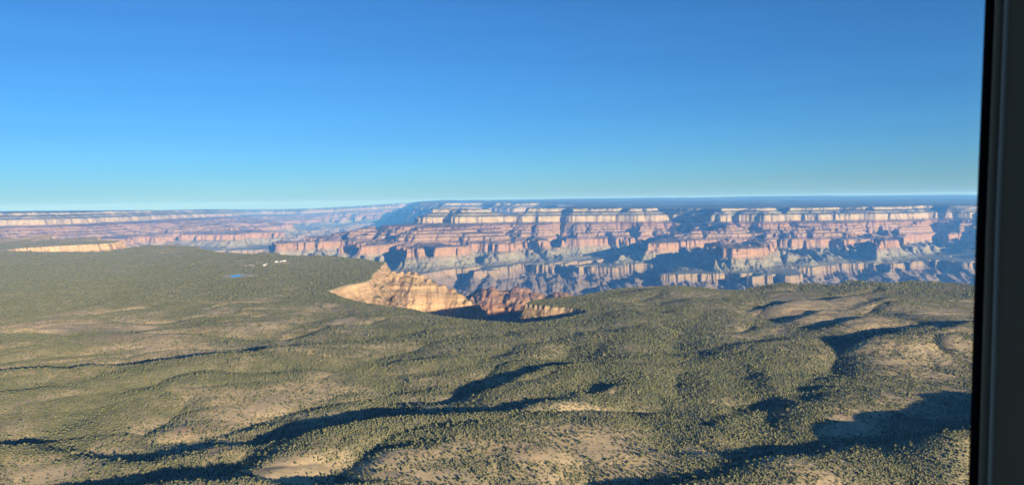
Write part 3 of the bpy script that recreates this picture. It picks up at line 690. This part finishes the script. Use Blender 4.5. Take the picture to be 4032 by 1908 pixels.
for X, Y, Zt, dens, sub, sc in bands:
    n = len(X)
    print("trees", n)
    size = rng.lognormal(0, 0.32, n) * 2.8 * sc
    keep = np.ones(n, bool)
    if sub == 1:
        # the nearest ones that stand inside the picture become trees of their own
        u, v = to_px(X, Y, Zt)
        cand = np.nonzero((u > 20) & (u < 3800) & (v < 1900) & (v > 1500))[0]
        big = cand[np.argsort(-(size[cand] / np.hypot(X[cand], Y[cand])))][:300]
        keep[big] = False
        lone = [(X[i], Y[i], Zt[i], size[i], u[i], v[i]) for i in big]
    tmpl = [blob(1, s) for s in range(5)] if sub == 1 else ([blob(0, s) if False else blob(1, s) for s in ()] or ([(ico(1)[0] * 0, ico(1)[1])] if False else [octa(s) for s in range(6)]))
    if sub == 0:
        tmpl = []
        for s in range(5):
            v_, f_ = ico(1)
            import_v, import_f = blob(1, s + 20)
            tmpl.append((import_v, import_f))
        tmpl = [octa(s + 3) for s in range(6)]
    kind = rng.integers(0, len(tmpl), n)
    for ti, (tv, tf) in enumerate(tmpl):
        k = np.nonzero((kind == ti) & keep)[0]
        if len(k) == 0: continue
        a = rng.uniform(0, 2 * np.pi, len(k)); s = size[k]; hgt = s * rng.uniform(0.6, 1.0, len(k))
        ca, sa = np.cos(a) * s, np.sin(a) * s
        vx = X[k][:, None] + tv[None, :, 0] * ca[:, None] - tv[None, :, 1] * sa[:, None]
        vy = Y[k][:, None] + tv[None, :, 0] * sa[:, None] + tv[None, :, 1] * ca[:, None]
        vz = Zt[k][:, None] - 0.25 + tv[None, :, 2] * hgt[:, None]
        vs.append(np.stack([vx, vy, vz], axis=-1).reshape(-1, 3).astype(F32))
        fs.append((tf[None] + (np.arange(len(k)) * len(tv))[:, None, None] + off).reshape(-1, 3).astype(np.int32))
        off += len(k) * len(tv)
V = np.concatenate(vs); Fc = np.concatenate(fs)
print("forest faces", len(Fc))
me = bpy.data.meshes.new("juniper_forest")
me.vertices.add(len(V)); me.vertices.foreach_set("co", V.ravel())
me.loops.add(len(Fc) * 3); me.polygons.add(len(Fc))
me.loops.foreach_set("vertex_index", Fc.ravel())
me.polygons.foreach_set("loop_start", np.arange(0, len(Fc) * 3, 3, dtype=np.int32))
me.update(calc_edges=True)
me.materials.append(m_leaf)
fo = bpy.data.objects.new("juniper_forest", me); C.objects.link(fo)
tag(fo, "olive green juniper and pinyon woodland covering the near plateau", "woodland", kind="stuff")

def mesh_obj(name, v, f, mat, parent=None, smooth=False):
    me = bpy.data.meshes.new(name)
    me.from_pydata([tuple(q) for q in v], [], [tuple(int(i) for i in q) for q in f])
    if smooth: me.shade_smooth()
    me.materials.append(mat)
    o = bpy.data.objects.new(name, me); C.objects.link(o)
    o.parent = parent
    return o

def crown_mesh(seed):
    """leaf clumps spread through an uneven dome, about 1 wide and 1 high"""
    r = np.random.default_rng(100 + seed)
    v, f = [], []
    lumps = [(r.uniform(-.24, .24), r.uniform(-.24, .24), r.uniform(.3, .75), r.uniform(.17, .3)) for _ in range(9)] + [(0, 0, .45, .36)]
    for lx, ly, lz, lr in lumps:
        iv, jf = ico(1)
        b0 = len(v)
        for q in iv:
            k = lr * r.uniform(.75, 1.2)
            v.append((lx + q[0] * k, ly + q[1] * k, max(0.06, lz + q[2] * k * .9)))
        f += [tuple(b0 + i for i in q) for q in jf]
        for _ in range(26):
            d = r.normal(size=3); d /= np.linalg.norm(d)
            c = np.array([lx, ly, lz]) + d * lr * r.uniform(.95, 1.2)
            e = r.normal(size=3); e -= d * e.dot(d); e /= np.linalg.norm(e); g_ = np.cross(d, e)
            s = lr * r.uniform(.14, .3); b1 = len(v)
            v += [tuple(c + e * s), tuple(c + g_ * s * .6), tuple(c - e * s), tuple(c + d * s * .9)]
            f += [(b1, b1 + 1, b1 + 3), (b1 + 1, b1 + 2, b1 + 3)]
    return v, f

def trunk_mesh(seed):
    r = np.random.default_rng(200 + seed)
    v, f = [], []
    def limb(p0, p1, r0, r1, n=6):
        p0, p1 = np.array(p0, float), np.array(p1, float)
        d = (p1 - p0) / np.linalg.norm(p1 - p0)
        e = np.cross(d, (0.3, 0.8, 0.2)); e /= np.linalg.norm(e); g_ = np.cross(d, e)
        b0 = len(v)
        for pp, q in ((p0, r0), (p1, r1)):
            for i in range(n):
                a = 2 * math.pi * i / n
                v.append(tuple(pp + (e * math.cos(a) + g_ * math.sin(a)) * q))
        for i in range(n):
            j = (i + 1) % n
            f.append((b0 + i, b0 + j, b0 + n + j, b0 + n + i))
    limb((0, 0, -.08), (.03, .01, .34), .06, .045)
    for k in range(4):
        a = k * 1.57 + r.uniform(-.4, .4)
        limb((.03, .01, .26), (.25 * math.cos(a), .25 * math.sin(a), .58 + r.uniform(-.1, .1)), .032, .012, 5)
    return v, f

protos = []
for s in range(4):
    e = bpy.data.objects.new("juniper_tree", None)
    cm = bpy.data.meshes.new("crown"); vv, ff = crown_mesh(s); cm.from_pydata(vv, [], ff); cm.materials.append(m_leaf)
    tm = bpy.data.meshes.new("trunk"); vv, ff = trunk_mesh(s); tm.from_pydata(vv, [], ff); tm.materials.append(m_bark)
    protos.append((cm, tm))
for i, (x, y, z, s, u, v) in enumerate(lone):
    cm, tm = protos[i % 4]
    e = bpy.data.objects.new("juniper_tree", None)
    C.objects.link(e)
    e.location = (x, y, z - 0.15); e.rotation_euler = (0, 0, random.uniform(0, 6.28)); e.scale = (s, s, s * random.uniform(.85, 1.15))
    for nm, mm in (("crown", cm), ("trunk", tm)):
        o = bpy.data.objects.new(nm, mm); C.objects.link(o); o.parent = e
    tag(e, "broad olive green juniper among the largest of the nearest scrubby slopes", "tree", group="largest junipers on the near slopes")

# ------------------------------------------------------------------ lagoon, clearing, settlement on the plateau
m_water, t, b = new_mat("lagoon_water")
b.inputs["Base Color"].default_value = (.03, .10, .20, 1); b.inputs["Roughness"].default_value = 0.12; b.inputs["Specular IOR Level"].default_value = 0.5
m_dirt, t, b = new_mat("pale_graded_dirt")
t.links.new(ramp(t, noise(t, pos(t), 0.08, 4), [(0.3, (.38, .31, .22)), (0.7, (.52, .45, .34))]), b.inputs["Base Color"])
m_wall, t, b = new_mat("white_painted_wall"); t.links.new(ramp(t, noise(t, pos(t), 0.4, 3), [(0.3, (.36, .34, .31)), (0.7, (.48, .46, .42))]), b.inputs["Base Color"])
m_roof, t, b = new_mat("white_metal_roof"); t.links.new(ramp(t, noise(t, pos(t), 0.3, 3), [(0.3, (.36, .36, .36)), (0.7, (.5, .5, .49))]), b.inputs["Base Color"]); b.inputs["Roughness"].default_value = 0.5
m_dark, t, b = new_mat("window_dark"); b.inputs["Base Color"].default_value = (.04, .045, .05, 1); b.inputs["Roughness"].default_value = 0.2
def sheet(name, uv, mat, dz, base=None):
    v = [P(u, v_) for u, v_ in uv]
    cx_, cy_ = np.mean([q[0] for q in v]), np.mean([q[1] for q in v])
    zz_ = (max(ground_z(*q) for q in v) if base is None else base) + dz
    n_ = len(v)
    vv = [(x_, y_, zz_) for x_, y_ in v] + [(cx_ + (x_ - cx_) * 1.06, cy_ + (y_ - cy_) * 1.06, zz_ - 2.5) for x_, y_ in v]
    ff = [tuple(range(n_))] + [(i, i + n_, (i + 1) % n_ + n_, (i + 1) % n_) for i in range(n_)]
    o = mesh_obj(name, vv, ff, mat)
    return tag(o, kind="structure")
def ground_z(x, y): return float(lat_sample(Z, np.array([x]), np.array([y]))[0])

LZ = max(ground_z(*P(u, v)) for u, v in [(886, 1088), (918, 1077), (985, 1078), (1012, 1080), (930, 1096)])
sheet("lagoon_bank", [(886, 1088), (918, 1077), (985, 1078), (1012, 1080), (1010, 1085), (960, 1090), (930, 1096)], m_dirt, 0.3, LZ)
sheet("lagoon_water", [(898, 1088), (924, 1080), (945, 1080), (955, 1083), (938, 1090), (920, 1092)], m_water, 0.7, LZ)
sheet("lagoon_water.001", [(950, 1080), (968, 1080.5), (975, 1083), (962, 1083)], m_water, 0.7, LZ)
sheet("dirt_clearing", [(928, 1029), (945, 1026), (1012, 1025.5), (1016, 1027.5), (960, 1029)], m_dirt, 0.3)
sheet("dirt_clearing.001", [(352, 1071), (430, 1066), (500, 1058), (512, 1059), (440, 1070), (370, 1073)], m_dirt, 0.5)
def house(u, v, wid, dep, hgt, rot, label):
    x, y = P(u, v); z = ground_z(x, y)
    e = bpy.data.objects.new("white_building", None); C.objects.link(e)
    e.location = (x, y, z); e.rotation_euler = (0, 0, rot)
    tag(e, label, "building", group="white buildings of the plateau settlement")
    a, c = wid / 2, dep / 2
    mesh_obj("wall", [(-a, -c, -1), (a, -c, -1), (a, c, -1), (-a, c, -1), (-a, -c, hgt), (a, -c, hgt), (a, c, hgt), (-a, c, hgt), (-a, 0, hgt + dep * .22), (a, 0, hgt + dep * .22)],
             [(0, 1, 5, 4), (2, 3, 7, 6), (1, 2, 6, 9, 5), (3, 0, 4, 8, 7)], m_wall, e)
    o_ = .5; r_ = hgt + dep * .22
    k = r_ - (dep * .22) * (c + o_) / c
    mesh_obj("roof", [(-a - o_, -c - o_, k + .02), (a + o_, -c - o_, k + .02), (a + o_, 0, r_ + .05), (-a - o_, 0, r_ + .05), (a + o_, c + o_, k + .02), (-a - o_, c + o_, k + .02),
                      (-a - o_, -c - o_, k + .25), (a + o_, -c - o_, k + .25), (a + o_, 0, r_ + .3), (-a - o_, 0, r_ + .3), (a + o_, c + o_, k + .25), (-a - o_, c + o_, k + .25)],
             [(6, 7, 8, 9), (9, 8, 10, 11), (1, 0, 3, 2), (2, 3, 5, 4), (0, 1, 7, 6), (4, 5, 11, 10), (0, 6, 9, 3), (3, 9, 11, 5), (2, 8, 7, 1), (4, 10, 8, 2)], m_roof, e)
    n_ = max(2, int(wid // 5))
    for i in range(n_):
        xx = -a + wid * (i + .5) / n_
        mesh_obj("window", [(xx - .7, -c - .03, 1.2), (xx + .7, -c - .03, 1.2), (xx + .7, -c - .03, 2.4), (xx - .7, -c - .03, 2.4), (xx - .7, -c + .05, 1.2), (xx + .7, -c + .05, 1.2), (xx + .7, -c + .05, 2.4), (xx - .7, -c + .05, 2.4)],
                 [(0, 1, 2, 3), (4, 7, 6, 5), (0, 4, 5, 1), (3, 2, 6, 7), (0, 3, 7, 4), (1, 5, 6, 2)], m_dark, e)
for a_ in [(1041, 1046, 14, 10, 6.5, .2, "broad white building nearest the lagoon in the middle of the settlement"), (1049, 1042, 15, 10, 6.5, -.3, "white building close behind and right of the broad middle one"),
           (1022, 1036, 11, 8, 4.5, .1, "small white building behind the left row of the settlement"), (985, 1044, 9, 7, 4, .4, "middle small white building of the left row"), (995, 1046, 8, 6, 4, 0, "small white building at the right end of the left row"),
           (967, 1047, 8, 6, 4, -.2, "small white building at the left end of the settlement"), (1089, 1032, 20, 10, 6, .15, "long white building with the longest one a little to its right"), (1120, 1029, 26, 11, 6.5, .1, "longest white building at the right end of the settlement"), (1105, 1030.5, 10, 8, 5, .3, "small white building between the two long ones")]:
    house(*a_)

# ------------------------------------------------------------------ aircraft window round the camera
m_frame, t, b = new_mat("dark_painted_window_frame")
b.inputs["Base Color"].default_value = (.15, .145, .105, 1); b.inputs["Roughness"].default_value = 0.6
m_seal, t, b = new_mat("black_rubber_seal")
b.inputs["Base Color"].default_value = (.006, .006, .009, 1); b.inputs["Roughness"].default_value = 0.8
m_lip, t, b = new_mat("worn_frame_lip")
b.inputs["Base Color"].default_value = (.26, .31, .29, 1); b.inputs["Roughness"].default_value = 0.5
m_pane = bpy.data.materials.new("clear_window_pane"); m_pane.use_nodes = True
t = m_pane.node_tree
t.nodes.remove(t.nodes["Principled BSDF"])
tr = t.nodes.new("ShaderNodeBsdfTransparent"); tr.inputs[0].default_value = (.985, .99, 1.0, 1)
t.links.new(tr.outputs[0], t.nodes["Material Output"].inputs[0])

ae = bpy.data.objects.new("aircraft_window", None); C.objects.link(ae)
tag(ae, "dark aircraft window frame with black rubber seal and clear pane", "window", kind="thing")
DW = 0.62
def win(u, v, d=DW):
    dx, dy, dz = ray(u, v)
    k = d / dy
    return Vector((dx * k, d, H + dz * k))
ae.location = win(3880, 1900)
def prism(name, rows, mat, depth0, depth1, parent):
    """a bar following the window edge: rows of (v, u left, u right)"""
    vv, ff = [], []
    for v, a, c in rows:
        vv += [win(a, v, depth0), win(c, v, depth0), win(c + 8, v, depth1), win(a + 8, v, depth1)]
    n = len(rows)
    for i in range(n - 1):
        for k in range(4):
            ff.append((4 * i + k, 4 * i + (k + 1) % 4, 4 * i + 4 + (k + 1) % 4, 4 * i + 4 + k))
    ff += [(0, 3, 2, 1), (4 * n - 4, 4 * n - 3, 4 * n - 2, 4 * n - 1)]
    vv = [q - ae.location for q in vv]
    o = mesh_obj(name, vv, ff, mat, parent)
    bv = o.modifiers.new("soft_edges", 'BEVEL'); bv.width = 0.0025; bv.segments = 2
    return o
def edge(v): return np.interp(v, [-900, 0, 900, 1908, 3000], [3898, 3878, 3842, 3812, 3780])
vs_ = [-900, -300, 0, 300, 600, 900, 1200, 1500, 1908, 2400, 3000]
prism("rubber_seal", [(v, edge(v), edge(v) + 40) for v in vs_], m_seal, DW, DW + .03, ae)
prism("window_frame", [(v, edge(v) + 40, edge(v) + 700) for v in vs_], m_frame, DW - .012, DW + .04, ae)
prism("frame_lip", [(v, edge(v) + 76, edge(v) + 92) for v in vs_], m_lip, DW - .018, DW - .0125, ae)
# unseen wall right of the camera, added to keep the sun off the frame
cw = [Vector(q) for q in [(.70, .66, -.9), (.86, .50, -.9), (.90, .0, -.95), (.90, -1.3, -.95), (.55, -1.7, -.95)]]
wv, wf = [], []
for q in cw:
    for k in (0, 1):
        o_ = Vector((.03 * k, -.015 * k, 0))
        wv += [q + o_ + Vector((0, 0, H)) - ae.location, Vector((q.x, q.y, 1.15)) + o_ + Vector((0, 0, H)) - ae.location]
for i in range(len(cw) - 1):
    a = 4 * i; c = a + 4
    wf += [(a, c, c + 1, a + 1), (a + 2, a + 3, c + 3, c + 2), (a + 1, c + 1, c + 3, a + 3), (a, a + 2, c + 2, c)]
wf += [(0, 1, 3, 2), (16, 18, 19, 17)]
mesh_obj("sun_block_wall", wv, wf, m_frame, ae)
pv = [win(-2500, -2000, DW + .012), win(3850, -2000, DW + .012), win(3780, 3000, DW + .012), win(-2500, 3000, DW + .012)]
pv = [q - ae.location for q in pv]
pv += [q + Vector((0, .006, 0)) for q in pv]
mesh_obj("pane", pv, [(0, 1, 2, 3), (7, 6, 5, 4), (0, 4, 5, 1), (1, 5, 6, 2), (2, 6, 7, 3), (3, 7, 4, 0)], m_pane, ae)

# ------------------------------------------------------------------ haze
m_haze = bpy.data.materials.new("blue_air"); m_haze.use_nodes = True
t = m_haze.node_tree
t.nodes.remove(t.nodes["Principled BSDF"])
pvn = t.nodes.new("ShaderNodeVolumePrincipled")
pvn.inputs["Color"].default_value = (.10, .37, 1.0, 1)
pvn.inputs["Absorption Color"].default_value = (1, 1, 1, 1)
pvn.inputs["Density"].default_value = 3.0e-5
pvn.inputs["Anisotropy"].default_value = 0.0
t.links.new(pvn.outputs[0], t.nodes["Material Output"].inputs["Volume"])
zl, zh = float(Z.min()) - 1.0, max(float(Z.max()), H) + 25
q = 51500.0
hv = [(-q, -q, zl), (q, -q, zl), (q, q, zl), (-q, q, zl), (-q, -q, zh), (q, -q, zh), (q, q, zh), (-q, q, zh)]
ho = mesh_obj("haze", hv, [(0, 3, 2, 1), (4, 5, 6, 7), (0, 1, 5, 4), (1, 2, 6, 5), (2, 3, 7, 6), (3, 0, 4, 7)], m_haze)
tag(ho, kind="stuff")
print("haze", zl, zh)
